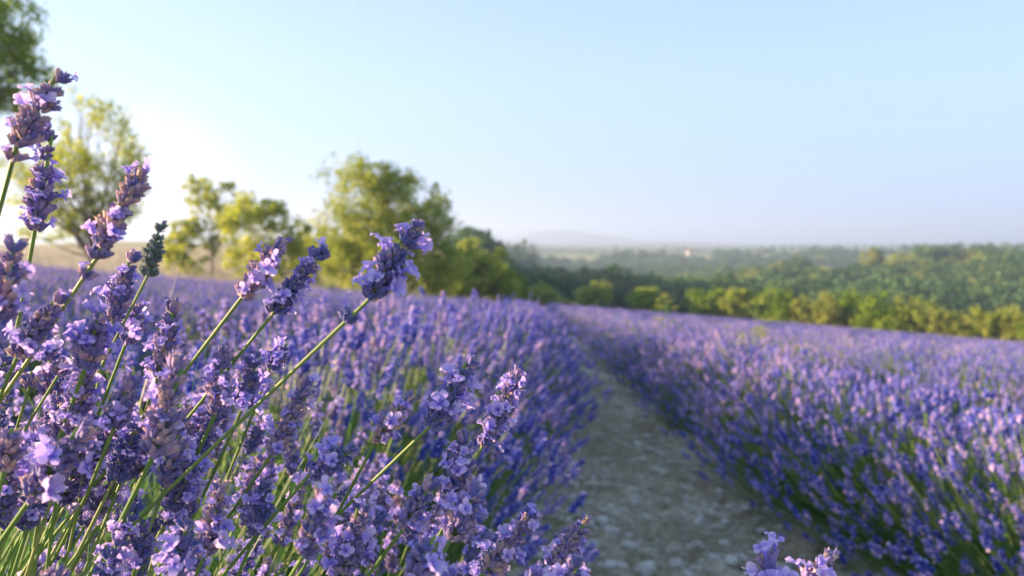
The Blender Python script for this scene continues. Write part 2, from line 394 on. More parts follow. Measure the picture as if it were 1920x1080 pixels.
def trunk_mesh(base_r, cs, fork, rng, nl=9, lean=(0, 0)):
    mb = MB(); fork = np.array(fork, float)
    p0 = np.array((0, 0, -.15)); mid = np.array((lean[0] * .5, lean[1] * .5, fork[2] * .5))
    pts = bez(p0, mid, mid, fork, 8); mb.add(*tube(pts, np.linspace(base_r * 1.25, base_r * .7, 8), 7))
    for q in cs[rng.choice(len(cs), min(nl, len(cs)), replace=False)]:
        s = pts[rng.integers(4, 8)]
        c1 = s + (q - s) * .4 + np.array((0, 0, -.05)) * np.linalg.norm(q - s); 
        bp_ = bez(s, c1, q * .8 + s * .2, q, 7) + rng.normal(size=(7, 3)) * .01 * np.linalg.norm(q - s)
        bp_[0] = s
        mb.add(*tube(bp_, np.linspace(base_r * .45, base_r * .08, 7), 5))
        for _ in range(2):
            q2 = q + rng.normal(size=3) * np.linalg.norm(q - s) * .13
            mb.add(*tube(bez(bp_[4], (bp_[4] + q2) / 2, (bp_[4] + q2) / 2, q2, 4), np.linspace(base_r * .16, base_r * .04, 4), 4))
    return mb.mesh('trunk', [M['bark']])
def tree(name, x, y, w_, h_, lobes, clumps, per, leaf, mat, label, cat, group=None, fork=.3, r=None, gap=.25, seed=1, crad=.16, lean=(0, 0), nl=9):
    rng = np.random.default_rng(seed)
    root = bpy.data.objects.new(name, None); C.objects.link(root); root.location = (x, y, z0(x, y))
    root.empty_display_size = .2
    cm, cs = crown_mesh('crown', w_, h_, lobes, clumps, per, leaf, mat, rng, gap, crad)
    obj('crown', cm, root); obj('trunk', trunk_mesh(r or h_ * .02, cs, (lean[0], lean[1], h_ * fork), rng, nl, lean), root)
    return tag(root, label, cat, group)
def px_of(px, d): return (px - 960) / 1493.0 * d
def zpix(y, d): return EYE - (y - 455) / 1493.0 * d

def tree_px(name, px, ytop, wpx, d, lobes, clumps, per, leaf_px, mat, label, cat, **k):
    x = px_of(px, d); zb = z0(x, d); h = zpix(ytop, d) - zb
    return tree(name, x, d, wpx / 1493 * d, h, lobes, clumps, per, leaf_px / 1493 * d, mat, label, cat, **k)
BALL = [(0, 0, .5, .5, .48)]
# the big trees on the left
tree_px('tree', 722, 285, 270, 36, [(-.15, 0, .62, .33, .36), (.12, .1, .58, .34, .34), (.33, 0, .38, .22, .30), (-.28, -.05, .34, .22, .30), (.02, -.15, .28, .38, .24), (.0, 0, .8, .2, .18), (.36, .1, .2, .2, .18)],
        470, 60, 3.8, M['leaf_lime'], 'big bushy green tree leafing down to the ground in the middle of the tree line', 'tree', seed=11, fork=.35, gap=.2, crad=.08, nl=16)
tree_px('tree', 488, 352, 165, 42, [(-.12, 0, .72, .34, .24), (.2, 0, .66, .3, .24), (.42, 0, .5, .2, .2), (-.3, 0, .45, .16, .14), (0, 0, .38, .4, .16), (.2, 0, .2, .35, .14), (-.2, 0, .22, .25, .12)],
        150, 50, 4.0, M['leaf_backlit'], 'rounded yellow-green tree directly left of the big bushy tree', 'tree', seed=12, fork=.4, gap=.25, crad=.10)
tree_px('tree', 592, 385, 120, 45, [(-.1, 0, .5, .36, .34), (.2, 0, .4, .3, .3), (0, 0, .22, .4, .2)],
        110, 45, 4.0, M['leaf_backlit'], 'low yellow-green tree filling the gap between the rounded tree and the big bushy tree', 'tree', seed=13, fork=.3, gap=.2, crad=.12)
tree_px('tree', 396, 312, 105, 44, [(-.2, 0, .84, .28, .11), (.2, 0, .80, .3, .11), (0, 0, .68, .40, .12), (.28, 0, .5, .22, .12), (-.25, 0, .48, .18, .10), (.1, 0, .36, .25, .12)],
        130, 26, 3.4, M['leaf_backlit'], 'slender small tree with a loose wispy rounded top and bare thin trunks', 'tree', seed=14, fork=.35, gap=.34, crad=.085, r=.05, nl=22, lean=(.2, 0))
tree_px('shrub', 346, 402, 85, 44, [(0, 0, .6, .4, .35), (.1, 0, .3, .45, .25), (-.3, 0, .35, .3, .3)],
        80, 34, 3.6, M['leaf_backlit'], 'low shrub at the foot of the slender tree, on its left side', 'shrub', seed=15, fork=.3, gap=.3, crad=.12, r=.04)
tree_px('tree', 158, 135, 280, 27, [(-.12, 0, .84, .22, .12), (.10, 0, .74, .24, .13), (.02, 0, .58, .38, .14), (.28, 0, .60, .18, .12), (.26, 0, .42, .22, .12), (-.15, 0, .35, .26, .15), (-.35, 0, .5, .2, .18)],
        460, 24, 3.6, M['leaf_backlit'], 'tall airy tree with leaning trunk and sparse see-through crown at left', 'tree', seed=21, fork=.28, gap=.34, crad=.065, lean=(.4, 0), nl=60, r=.075)
tree_px('tree', -60, -60, 330, 22, [(.1, 0, .88, .30, .12), (.22, 0, .72, .26, .12), (.30, 0, .80, .18, .10), (-.2, 0, .7, .3, .2), (.08, 0, .58, .22, .08), (.30, 0, .66, .20, .08), (.22, 0, .60, .2, .06)],
        260, 60, 4.6, M['leaf_green'], 'near tree at the upper left edge of the view, only its dark green crown showing', 'tree', seed=17, fork=.4, gap=.3, crad=.075, nl=14, r=.16)
tree_px('shrub', 905, 440, 120, 44, [(-.2, 0, .6, .3, .36), (.15, 0, .5, .3, .36), (.3, 0, .3, .26, .28), (-.3, 0, .3, .28, .28)],
        110, 70, 4.2, M['leaf_lime'], 'dense green shrub joined to the right foot of the big bushy tree', 'shrub', seed=18, fork=.2, gap=.15, crad=.13)
tree_px('shrub', 952, 480, 80, 47, [(-.1, 0, .5, .4, .4), (.2, 0, .3, .35, .3)],
        60, 70, 4.2, M['leaf_green'], 'dark green shrub at the right end of the left tree line', 'shrub', seed=19, fork=.2, gap=.12, crad=.14)
tree_px('shrub', 845, 470, 110, 40, [(0, 0, .5, .45, .4)],
        70, 70, 4.2, M['leaf_lime'], 'sunlit shrub low in front of the right side of the big bushy tree', 'shrub', seed=20, fork=.2, gap=.2, crad=.13)

# bushes and trees along the lower edge of the field
edge = [  # px, top y, width px, distance, material, label
 (1014, 530, 66, 82, 'leaf_lime', 'round pale yellow-green bush, leftmost of those along the field edge'),
 (1052, 556, 44, 84, 'leaf_lime', 'low flat bush between the two leftmost round bushes of the field edge'),
 (1112, 528, 66, 84, 'leaf_lime', 'round yellow-green bush standing alone, second round one from the left along the field edge'),
 (1220, 537, 70, 84, 'leaf_green', 'darker green round bush standing alone in front of the valley'),
 (1330, 540, 74, 82, 'leaf_green', 'green bush at the left end of the continuous hedge beyond the field'),
 (1386, 530, 66, 80, 'leaf_lime', 'yellow-green bush, second from the left end of the continuous hedge'), (1448, 532, 84, 78, 'leaf_green', 'broad green bush, third from the left end of the continuous hedge'),
 (1505, 548, 60, 76, 'leaf_olive', 'small olive bush right of the broad green one in the hedge'), (1556, 545, 64, 74, 'leaf_olive', 'olive bush two places left of the largest green bush'),
 (1640, 540, 100, 72, 'leaf_green', 'largest rich green bush in the middle of the hedge beyond the field'),
 (1590, 552, 58, 75, 'leaf_lime', 'small yellow-green bush touching the left side of the largest green bush'), (1722, 548, 82, 70, 'leaf_lime', 'tall rounded yellow-green bush right of the largest green one'),
 (1768, 572, 54, 68, 'leaf_olive', 'smallest olive bush, right of the tall rounded yellow-green one'), (1812, 582, 62, 67, 'leaf_olive', 'low olive bush, third from the right edge in the hedge'),
 (1858, 566, 76, 66, 'leaf_lime', 'broad yellow-green bush, second from the right edge in the hedge'), (1905, 570, 84, 65, 'leaf_olive', 'large olive bush of the hedge at the right edge of the view'), (1965, 580, 90, 63, 'leaf_green', 'green bush of the hedge cut by the right edge of the view'), (1690, 575, 50, 71, 'leaf_green', 'low green bush between the largest green bush and the tall rounded one')]
for i, (px, yt, wp, d, mt, lb) in enumerate(edge):
    rg = np.random.default_rng(40 + i)
    lob = [(0, 0, .5, .42, .44)] + [(rg.uniform(-.32, .32), rg.uniform(-.3, .3), rg.uniform(.25, .72), rg.uniform(.18, .3), rg.uniform(.2, .3)) for _ in range(5)]
    x = px_of(px, d); zb = z0(x, d); h = max(zpix(yt, d) - zb, 1.2)
    big = wp >= 70
    tree_px('bush', px, yt, wp * 1.1, d, lob, 90, 42, 3.4, M[mt], lb or 'sunlit rounded bush in the continuous hedge beyond the lower edge of the lavender field', 'bush',
            group='bushes along the field edge', seed=60 + i, fork=.3, gap=.12, crad=.13, nl=6)
# single trees on the sunlit spur
for i, (px, yt, wp, d, mt, lb) in enumerate([
    (1636, 462, 52, 235, 'leaf_olive', 'tall pale tree with narrow crown on the hillside above the hedge'),
    (1692, 474, 76, 240, 'leaf_olive', 'broad pale tree on the hillside, right of the tall narrow one'),
    (1745, 458, 90, 262, 'leaf_wood', 'dark broad tree behind the two pale hillside trees'),
    (1790, 500, 70, 240, 'leaf_wood', 'dark low tree on the hillside right of the broad pale tree'),
    (985, 446, 70, 300, 'leaf_wood', 'dark round-topped tree on the skyline right of the left tree line')]):
    rg = np.random.default_rng(140 + i)
    lob = [(0, 0, .6, .4, .36)] + [(rg.uniform(-.3, .3), rg.uniform(-.3, .3), rg.uniform(.3, .8), rg.uniform(.15, .3), rg.uniform(.15, .25)) for _ in range(5)]
    tree_px('tree', px, yt, wp, d, lob, 80, 40, 3.0, M[mt], lb, 'tree', seed=160 + i, fork=.4, gap=.15, crad=.12, nl=6)

# the woods on the far slopes, one mass of several thousand crowns
def wood_proto(i, mat):
    rg = np.random.default_rng(300 + i)
    lob = [(0, 0, .5, .42, .44)] + [(rg.uniform(-.3, .3), rg.uniform(-.3, .3), rg.uniform(.3, .75), rg.uniform(.18, .3), rg.uniform(.18, .28)) for _ in range(4)]
    cm, cs = crown_mesh('tree_crown', 1.0, rg.uniform(.8, 1.15), lob, 46, 14, .055, mat, rg, .1, .15); return cm
protos = [wood_proto(0, M['leaf_wood']), wood_proto(1, M['leaf_wood']), wood_proto(2, M['leaf_wood']), wood_proto(3, M['leaf_wood']), wood_proto(4, M['leaf_olive'])]
n = 17000
r = np.exp(RNG.uniform(math.log(120), math.log(680), n)); ppx = RNG.uniform(880, 2250, n)
x = (ppx - 960) / 1493 * r; y = r.copy(); e = y - np.interp(x, EX, EY)
dens = vnoise(x / 40, y / 40, 21)
keep = (e > 22) & (dens > .40 + .3 * smooth((r - 540) / 90))
x, y, r, ppx, dens = x[keep], y[keep], r[keep], ppx[keep], dens[keep]
spur = (1 / (1 + np.exp(-(ppx - 1290) / 45.0))) * np.exp(-((r - 265) / 90.0) ** 2)
idx = np.where(RNG.random(len(x)) < .05 + .65 * spur, 4, RNG.integers(0, 4, len(x)))  # more olive crowns on the spur, its sunlight put into leaf colour
sc = (3.0 + 6.5 * RNG.random(len(x)) ** 2) * (.7 + .5 * dens)
tag(scatter('wood', np.stack((x, y, T(x, y) - sc * .12), 1), RNG.uniform(0, 6.28, len(x)), sc, protos, idx),
    'mixed green woodland covering the valley slopes beyond the field', 'woodland')
# scattered trees of the plateau
n = 700
r = np.exp(RNG.uniform(math.log(720), math.log(2600), n)); ppx = RNG.uniform(900, 2100, n); x = (ppx - 960) / 1493 * r
keep = vnoise(x / 150, r / 60, 31) > .55; x, r = x[keep], r[keep]
tag(scatter('tree_belt', np.stack((x, r, T(x, r) - .6), 1), RNG.uniform(0, 6.28, len(x)), RNG.uniform(3, 6, len(x)), protos),
    'tiny scattered trees along the far plateau under the skyline', 'woodland')
# small white farmhouse
hx, hy = px_of(1298, 640), 640; root = bpy.data.objects.new('farmhouse', None); C.objects.link(root); root.location = (hx, hy, z0(hx, hy))
tag(root, 'tiny white farmhouse among the trees on the far hillside', 'house')
b = MB(); v = [(sx * 4, sy * 3, z) for z in (-1, 3.2) for sx, sy in ((-1, -1), (1, -1), (1, 1), (-1, 1))]
b.add(v, [(0,1,5),(0,5,4),(1,2,6),(1,6,5),(2,3,7),(2,7,6),(3,0,4),(3,4,7),(4,5,6),(4,6,7)]); obj('wall', b.mesh('wall', [M['plaster']], False), root)
b = MB(); b.add([(-4.3, -3.4, 3.1), (4.3, -3.4, 3.1), (4.3, 3.4, 3.1), (-4.3, 3.4, 3.1), (-4.3, 0, 4.6), (4.3, 0, 4.6)], [(0,1,5),(0,5,4),(2,3,4),(2,4,5),(0,4,3),(1,2,5),(0,3,2),(0,2,1)]); obj('roof', b.mesh('roof', [M['roof_tile']], False), root)

# ------------------------------------------------------------------ lavender pieces
def calyx_t(rng, teeth=True):
    """woolly ribbed tube, unit length along z"""
    n = 6; V = []; prof = [(0, .07), (.15, .17), (.45, .215), (.75, .19), (.92, .20)]
    bend = rng.uniform(-.12, .12)
    for z, r in prof:
        for k in range(n):
            a = 2 * math.pi * k / n; rr = r * (1 + .12 * (k % 2)); V.append((math.cos(a) * rr + bend * z * z, math.sin(a) * rr, z))
    F = []
    for i in range(len(prof) - 1):
        for k in range(n): a, b = i * n + k, i * n + (k + 1) % n; F += [(a, b, b + n), (a, b + n, a + n)]
    top = (len(prof) - 1) * n
    for k in range(0, n, 2):
        a = 2 * math.pi * (k + .5) / n; V.append((math.cos(a) * .24 + bend, math.sin(a) * .24, 1.1)); F.append((top + k, top + (k + 1) % n, len(V) - 1))
    V.append((bend, 0, .8)); c = len(V) - 1
    for k in range(n): F.append((top + k, top + (k + 1) % n, c))
    return np.array(V), np.array(F)
def corolla_t(rng):
    """two-lipped flower: tube and five rounded, crumpled lobes"""
    V = []; F = []; n = 5
    for z, r in ((0, .10), (.5, .13), (.8, .20)):
        for k in range(n): a = 2 * math.pi * k / n; V.append((math.cos(a) * r, math.sin(a) * r, z))
    for i in range(2):
        for k in range(n): a, b = i * n + k, i * n + (k + 1) % n; F += [(a, b, b + n), (a, b + n, a + n)]
    for k in range(n):
        a = 2 * math.pi * (k + .5) / n + rng.uniform(-.15, .15)
        up = k in (0, 4)
        ln = (.62 if up else .46) * rng.uniform(.85, 1.15); wd = (.36 if up else .27) * rng.uniform(.85, 1.1)
        tilt = rng.uniform(.3, 1.3) if up else rng.uniform(-.5, .7)
        d = np.array((math.cos(a), math.sin(a), 0)); s = np.array((-math.sin(a), math.cos(a), 0)); z = np.array((0, 0, 1.0))
        o = d * .18 + z * .78; b0 = len(V)
        for q, (f, wf) in enumerate(((0, .35), (.35, .9), (.7, 1.0), (1.0, .55))):
            cz = tilt * f * (1 - .35 * f) + .22 * math.sin(f * 3) + rng.uniform(-.10, .10)
            for sg in (-1, 0, 1):
                V.append(o + d * (ln * f * (1.06 if sg == 0 else 1)) + s * (sg * wd * wf) + z * ((cz - .10 * sg * rng.uniform(-1, 1) + rng.uniform(-.13, .13)) * ln * 1.4))
        for q in range(3):
            for sgi in range(2):
                a0 = b0 + q * 3 + sgi; F += [(a0, a0 + 1, a0 + 4), (a0, a0 + 4, a0 + 3)]
    return np.array([list(map(float, v)) for v in V]), np.array(F)
rngc = np.random.default_rng(5)
CAL = [calyx_t(rngc) for _ in range(5)]; COR = [corolla_t(rngc) for _ in range(7)]
COR_ME = []
for V_, F_ in COR:
    b = MB(); tz = np.clip(.25 + (np.hypot(V_[:, 0], V_[:, 1])) * .75 + rngc.uniform(-.1, .1), 0, 1); b.add(V_, F_, 0, tz); COR_ME.append(b.mesh('floret', [M['petal']]))
# a whorl: ring of calyces round the axis, unit = 1 m, built life-size
def whorl_t(rng, n=9, rad_=.0012, tone=.4, spread=(24, 58), cl=.0050):
    mb = MB(); tips = []
    for k in range(n):
        a = 2 * math.pi * (k + rng.uniform(-.25, .25)) / n; pol = rad(rng.uniform(*spread))
        d = np.array((math.cos(a) * math.sin(pol), math.sin(a) * math.sin(pol), math.cos(pol)))
        V_, F_ = CAL[rng.integers(len(CAL))]; s = cl * rng.uniform(.8, 1.15)
        base = np.array((math.cos(a) * rad_, math.sin(a) * rad_, rng.uniform(-.0012, .0015)))
        tn = np.clip(tone + rng.normal() * .2 + (V_[:, 2] - .6) * .35, 0, 1)
        mb.add(put(V_ * np.array((1.0, 1.0, 1)), d, base, s, rng.uniform(0, 6.28)), F_, 0, tn); tips.append((base + d * s * .72, d))
    for k in range(3):   # papery bracts under the calyces
        a = rng.uniform(0, 6.28); d = np.array((math.cos(a), math.sin(a), .5)); s_ = np.array((-math.sin(a), math.cos(a), 0))
        o = np.array((0, 0, -.001)); q = [o, o + d * .0022 + s_ * .0014, o + d * .0022 - s_ * .0014, o + d * .0048 + np.array((0, 0, .0012))]
        mb.add(q, [(0, 1, 2), (1, 3, 2)], 0, .95)
    return mb, tips
WH = {'purple': [], 'brown': [], 'green': [], 'blue': []}
for tone, key, mt in ((.45, 'purple', 'calyx'), (.60, 'brown', 'calyx'), (.5, 'green', 'green_calyx'), (.15, 'blue', 'calyx')):
    for _ in range(6):
        mb, tips = whorl_t(rngc, rngc.integers(11, 15), rad_=.0016, tone=tone); WH[key].append((mb.mesh('whorl', [M[mt]]), tips))
TIP = {}
for tone, key, mt in ((.45, 'purple', 'calyx'), (.60, 'brown', 'calyx'), (.5, 'green', 'green_calyx'), (.15, 'blue', 'calyx')):
    TIP[key] = []
    for _ in range(3):
        mb, tips = whorl_t(rngc, 6, .0008, tone, (8, 46), .0062); TIP[key].append((mb.mesh('whorl', [M[mt]]), tips))

def spike_layout(L_, scale, rng, gapw=None):
    """positions (0..1) and sizes of the whorls of a spike of length L_"""
    step_ = .0043 * scale; n = max(3, int(round((L_ - .006 * scale) / step_)))
    out_ = []
    for k in range(n):
        f = k / n
        env = (.80 + .35 * math.sin(min(1, f * 1.25 + .22) * math.pi)) if f < .8 else 1.0 - (f - .8) * 1.6
        out_.append(((k + rng.uniform(-.22, .22) * (k > 0)) * (L_ - .006 * scale) / n, env * scale * rng.uniform(.8, 1.15)))
    return out_
def whorl_matrix(B, ax, pos, bend, scale, spin):
    R = frame(ax + bend * pos * 6, spin); return R, B + ax * pos + bend * pos * pos * 12

def stem_mesh(pts, r0, r1, tint=.5):
    mb = MB(); mb.add(*tube(pts, np.linspace(r0, r1, len(pts)), 6), 0, tint); return mb.mesh('stem', [M['stem']])
def root_for(B, rng):
    x = -.52 + rng.uniform(-.16, .16) + B[0] * .35; y = max(.42, B[1] * .8 + rng.uniform(-.05, .2))
    return np.array((x, y, z0(x, y) + .04))
def hero(base, tip, d, via, tone='purple', bloom=.4, width=1.0, label=None, group=None, extra=None, dt=0.0, seed=0, tint=.5, name='lavender_stalk', root=None):
    """a lavender stalk: base and tip of the flower spike, how far off, and where its stem passes"""
    rng = np.random.default_rng(1000 + seed)
    B = at(*base, d); T_ = at(*tip, d + dt); ax = T_ - B; L_ = np.linalg.norm(ax); ax /= L_
    V_ = at(*via, d + .03) if via is not None else B - ax * .12
    R0 = root if root is not None else root_for(B, rng)
    dirn = (V_ - B); ln = np.linalg.norm(dirn); tot = np.linalg.norm(R0 - B)
    c1 = B + dirn / ln * max(ln * 1.05, tot * .42); c2 = R0 + (c1 - R0) * .35 + np.array((0, 0, .12))
    pts = bez(R0, c2, c1, B, 18)
    emp = bpy.data.objects.new(name, None); C.objects.link(emp); emp.location = R0; emp.empty_display_size = .02
    r_ = .00105 * width
    inner = np.concatenate((pts, [B + ax * L_ * .5, B + ax * L_ * .8])) - R0
    obj('stem', stem_mesh(inner, r_ * 1.35, r_ * .8, tint), emp)
    scale = width * 1.0
    side = np.cross(ax, (0, 1, 0)); bend = side * rng.uniform(-.25, .25)
    lay = spike_layout(L_, scale, rng)
    if extra: lay = [(-e_, scale * .85) for e_ in extra] + lay
    for k, (pos, sc_) in enumerate(lay):
        last = k >= len(lay) - 1
        me, tips = (TIP if last else WH)[tone][rng.integers(3 if last else 6)]
        if pos < 0: R = frame(ax, rng.uniform(0, 6.28)); P_ = B + dirn / ln * (-pos)
        else: R, P_ = whorl_matrix(B, ax, pos, bend, sc_, rng.uniform(0, 6.28))
        wh = obj('whorl', me, emp, mat=mat4(R, P_ - R0, sc_))
        for (tp, dd) in tips:
            pb = bloom * .42 * (1.0 if k < len(lay) - 2 else .35)
            # bloom comes in drifts round the spike
            if rng.random() < pb * (1.25 if math.sin(k * 1.7 + seed) > -.2 else .45):
                d2 = dd + rng.normal(size=3) * .25
                m4 = mat4(frame(d2, rng.uniform(0, 6.28)), tp, .0043 * rng.uniform(.75, 1.3))
                obj('floret', COR_ME[rng.integers(len(COR_ME))], wh, mat=m4)
    return tag(emp, label, 'lavender', group)

# complete flower heads for the crowd behind the leading stalks
HEADS = []
HTONE = []
def head_t(i):
    rng = np.random.default_rng(500 + i); mb = MB(); fl = MB(); L_ = rng.uniform(.035, .062)
    tone = rng.choice([.15, .4, .5, .64]); bl = rng.uniform(.07, .24)
    HTONE.append((({.15: 'blue-grey', .4: 'dusky purple', .5: 'purple', .64: 'brownish'})[float(tone)], 'budding' if bl < .12 else 'half-open' if bl < .18 else 'blossoming'))
    for k, (pos, sc_) in enumerate(spike_layout(L_, 1.0, rng)):
        last = pos > L_ * .8
        wmb, tips = whorl_t(rng, 6 if last else 11, .0015, tone=tone, spread=(8, 35) if last else (28, 62))
        Vw, Fw, Mw, Tw = wmb.get(); mb.add(Vw * sc_ + np.array((rng.normal() * .0004, rng.normal() * .0004, pos)), Fw, 0, Tw)
        for tp, dd in tips:
            if not fl.V or rng.random() < bl * (1.3 if math.sin(k * 1.9 + i) > 0 else .4):
                Vc, Fc = COR[rng.integers(len(COR))]
                Vp = put(Vc, dd + rng.normal(size=3) * .25, tp * sc_ + np.array((0, 0, pos)), 0.0043 * rng.uniform(.75, 1.3), rng.uniform(0, 6.28))
                fl.add(Vp, Fc, 0, np.clip(.25 + np.hypot(Vc[:, 0], Vc[:, 1]) * .75 + rng.uniform(-.15, .15), 0, 1))
    return mb.mesh('flower_head', [M['calyx']]), fl.mesh('florets', [M['petal']]), L_
HEADS = [head_t(i) for i in range(9)]
def stalk(B, ax, R0, scale, i, label, group, r_=.0011, tint=.5, bow=.12):
    me, fl, L_ = HEADS[i % len(HEADS)]; rng = np.random.default_rng(i + 77)
    emp = bpy.data.objects.new('lavender_stalk', None); C.objects.link(emp); emp.location = R0; emp.empty_display_size = .02
    tot = np.linalg.norm(B - R0); c1 = B - ax * tot * .4; c2 = R0 + np.array((rng.uniform(-.04, .04), rng.uniform(-.04, .04), bow))
    pts = np.concatenate((bez(R0, c2, c1, B, 9), [B + ax * L_ * scale * .75])) - R0
    obj('stem', stem_mesh(pts, r_ * 1.3, r_ * .8, tint), emp)
    hd = obj('flower_head', me, emp, mat=mat4(frame(ax, rng.uniform(0, 6.28)), B - R0, scale))
    obj('florets', fl, hd)
    return tag(emp, label, 'lavender', group)

# ------------------------------------------------------------------ field bushes
OCT_V = np.array([(0, 0, 0), (1, 0, .45), (0, 1, .5), (-1, 0, .45), (0, -1, .5), (0, 0, 1)], float) * np.array((.24, .24, 1))
OCT_F = np.array([(0, 2, 1), (0, 3, 2), (0, 4, 3), (0, 1, 4), (5, 1, 2), (5, 2, 3), (5, 3, 4), (5, 4, 1)])
def mini_corolla(rng):
    V = [(0, 0, 0)]; F = []
    for k in range(5):
        a = k * 1.2566 + rng.uniform(-.2, .2); V += [(math.cos(a - .5) * .8, math.sin(a - .5) * .8, .5 + rng.uniform(-.3, .3)), (math.cos(a + .45) * .9, math.sin(a + .45) * .9, .5 + rng.uniform(-.3, .3))]
        F.append((0, len(V) - 2, len(V) - 1))
    return np.array(V), np.array(F)
def mid_spike(rng, n_wh, nb, nfl):
    mb = MB(); L_ = rng.uniform(.040, .065); tone = rng.uniform(.1, .5)
    for k in range(n_wh):
        f = k / n_wh; z = f * L_; env = .75 + .4 * math.sin(min(1, f + .25) * math.pi)
        for q in range(nb):
            a = 6.283 * (q + rng.uniform(-.3, .3)) / nb; pol = rad(rng.uniform(20, 60)); d = np.array((math.cos(a) * math.sin(pol), math.sin(a) * math.sin(pol), math.cos(pol)))
            mb.add(put(OCT_V, d, d * .0015 + np.array((0, 0, z)), .0105 * env * rng.uniform(.8, 1.2) * (7 / n_wh) ** .7, rng.uniform(0, 6)), OCT_F, 0, np.clip(tone + rng.normal() * .17, 0, .8))
        for q in range(nfl):
            if rng.random() < .6:
                a = rng.uniform(0, 6.283); d = np.array((math.cos(a), math.sin(a), .7)); V_, F_ = mini_corolla(rng)
                mb.add(put(V_, d, d * .006 * env + np.array((0, 0, z)), .0058 * (7 / n_wh) ** .8), F_, 0, rng.uniform(.6, 1.0))
    return mb.get(), L_
MIDS = [mid_spike(np.random.default_rng(700 + i), 7, 6, 2) for i in range(8)]
LOWS = [mid_spike(np.random.default_rng(720 + i), 4, 3, 1) for i in range(6)]
def blade(mb, p0, d, ln, wd, rng, mat, tint, curve=.2):
    side = np.cross(d, rng.normal(size=3)); side /= np.linalg.norm(side) + 1e-9; bend = rng.normal(size=3) * curve * ln
    pts = [p0, p0 + d * ln * .5 + bend * .25, p0 + d * ln + bend]
    mb.add([pts[0] - side * wd * .6, pts[0] + side * wd * .6, pts[1] - side * wd, pts[1] + side * wd, pts[2]], [(0, 1, 3), (0, 3, 2), (2, 3, 4)], mat, tint)
def bush_mesh(i, n_st, spikes, sides, nleaf, rr=.60, hh=.80):
    rng = np.random.default_rng(800 + i); mb = MB()
    for k in range(n_st):
        a = rng.uniform(0, 6.283); u = rng.random() ** .62; pol = u * rad(78)
        rl = rng.uniform(.80, 1.07) if rng.random() < .93 else rng.uniform(1.05, 1.16)
        tipd = np.array((math.cos(a) * math.sin(pol) * rr, math.sin(a) * math.sin(pol) * rr, max(math.cos(pol), 0) ** .75 * hh)) * rl
        R0 = np.array((math.cos(a) * .1 * u, math.sin(a) * .1 * u, .02)); (Vs, Fs, Ms, Ts), L_ = spikes[rng.integers(len(spikes))]
        sc_ = rng.uniform(.85, 1.2)
        ax = tipd / np.linalg.norm(tipd) + np.array((0, 0, .55)) + rng.normal(size=3) * .18; ax /= np.linalg.norm(ax)
        B = tipd - ax * L_ * sc_
        st = bez(R0, R0 + (B - R0) * .5 + np.array((0, 0, .02)), B - ax * .14, B, 4)
        mb.add(*tube(st, [.0022, .002, .0016, .0013], sides, False), 1, rng.uniform(.1, .8))
        mb.add(put(Vs, ax, B, sc_, rng.uniform(0, 6.28)), Fs, 0, np.clip(Ts + rng.normal() * .08, 0, 1))
    for k in range(nleaf):
        a = rng.uniform(0, 6.283); pol = rng.random() ** .6 * rad(82); d = np.array((math.cos(a) * math.sin(pol), math.sin(a) * math.sin(pol), math.cos(pol)))
        p0 = d * np.array((rr, rr, hh)) * rng.uniform(.12, .55)
        blade(mb, p0, (d + np.array((0, 0, .35)) + rng.normal(size=3) * .25), rng.uniform(.08, .2), rng.uniform(.002, .004), rng, 2, rng.uniform(0, 1))
    return mb.mesh('lavender_bush', [M['bud'], M['stem'], M['blade']])
BM = [bush_mesh(i, 310, MIDS, 3, 600) for i in range(5)]
BL = [bush_mesh(20 + i, 230, LOWS, 3, 200) for i in range(4)]
BF = [bush_mesh(40 + i, 140, LOWS, 3, 60) for i in range(2)]
protos = BM + BL + BF
def row(k, y_a, y_b, label):
    pts = []; rz = []; sc = []; ix = []; y = y_a
    while y < y_b:
        x = ROWX + k * SPACE + float(rowbend(y)) + random.uniform(-.07, .07) + (.13 if k == 0 else -.12 if k == 1 else 0) * min(1, max(0, (y - 2.2) / 3))
        e = np.interp(x, EX, EY) - y
        if e > 1:
            dd = math.hypot(x, y)
            pts.append((x, y, z0(x, y) - .02)); rz.append(random.uniform(0, 6.28)); q = (random.uniform(1.05, 1.28) if k == 0 else random.uniform(.95, 1.18)) * (1 + (.22 if k == 1 else 0) * min(1, max(0, (y - 6) / 5)))
            sz = random.uniform(.93, 1.06) * (1 - .10 * min(1, max(0, (y - 9) / 8))) if k == 0 else random.uniform(.82, .98) if k == 1 else random.uniform(.80, .94)
            sc.append((q, q, sz))
            ix.append(random.randrange(5) if dd < 9 else 5 + random.randrange(4) if dd < 26 else 9 + random.randrange(2))
        y += .36 if y < 10 else .44
    if len(pts) < 4: return
    return tag(scatter('lavender_row', pts, rz, sc, protos, ix), label, 'lavender row')
row(0, 1.55, 60, 'lavender row on the left of the stony path, starting at the large near stalks')
row(1, .9, 95, 'lavender row on the right of the stony path, its top lit pink')
ORD = ['second', 'third', 'fourth', 'fifth', 'sixth', 'seventh', 'eighth', 'ninth', 'tenth', 'eleventh', 'twelfth', 'thirteenth', 'fourteenth', 'fifteenth', 'sixteenth']
for k in range(2, 15): row(k, 1.5, 95, ORD[k - 2] + ' lavender row to the right of the stony path')
DIST = ['just beyond the fifteenth', 'two beyond the fifteenth', 'three beyond the fifteenth', 'four beyond the fifteenth', 'five beyond the fifteenth', 'six beyond the fifteenth', 'seven beyond the fifteenth', 'eight beyond the fifteenth', 'nine beyond the fifteenth']
for k in range(15, 24): row(k, 18, 95, 'distant lavender row on the right, ' + DIST[k - 15] + ' from the path')
for k in range(1, 15): row(-k, -.8 if k < 3 else 1, 60, ORD[k - 1] + ' lavender row to the left of the stony path')

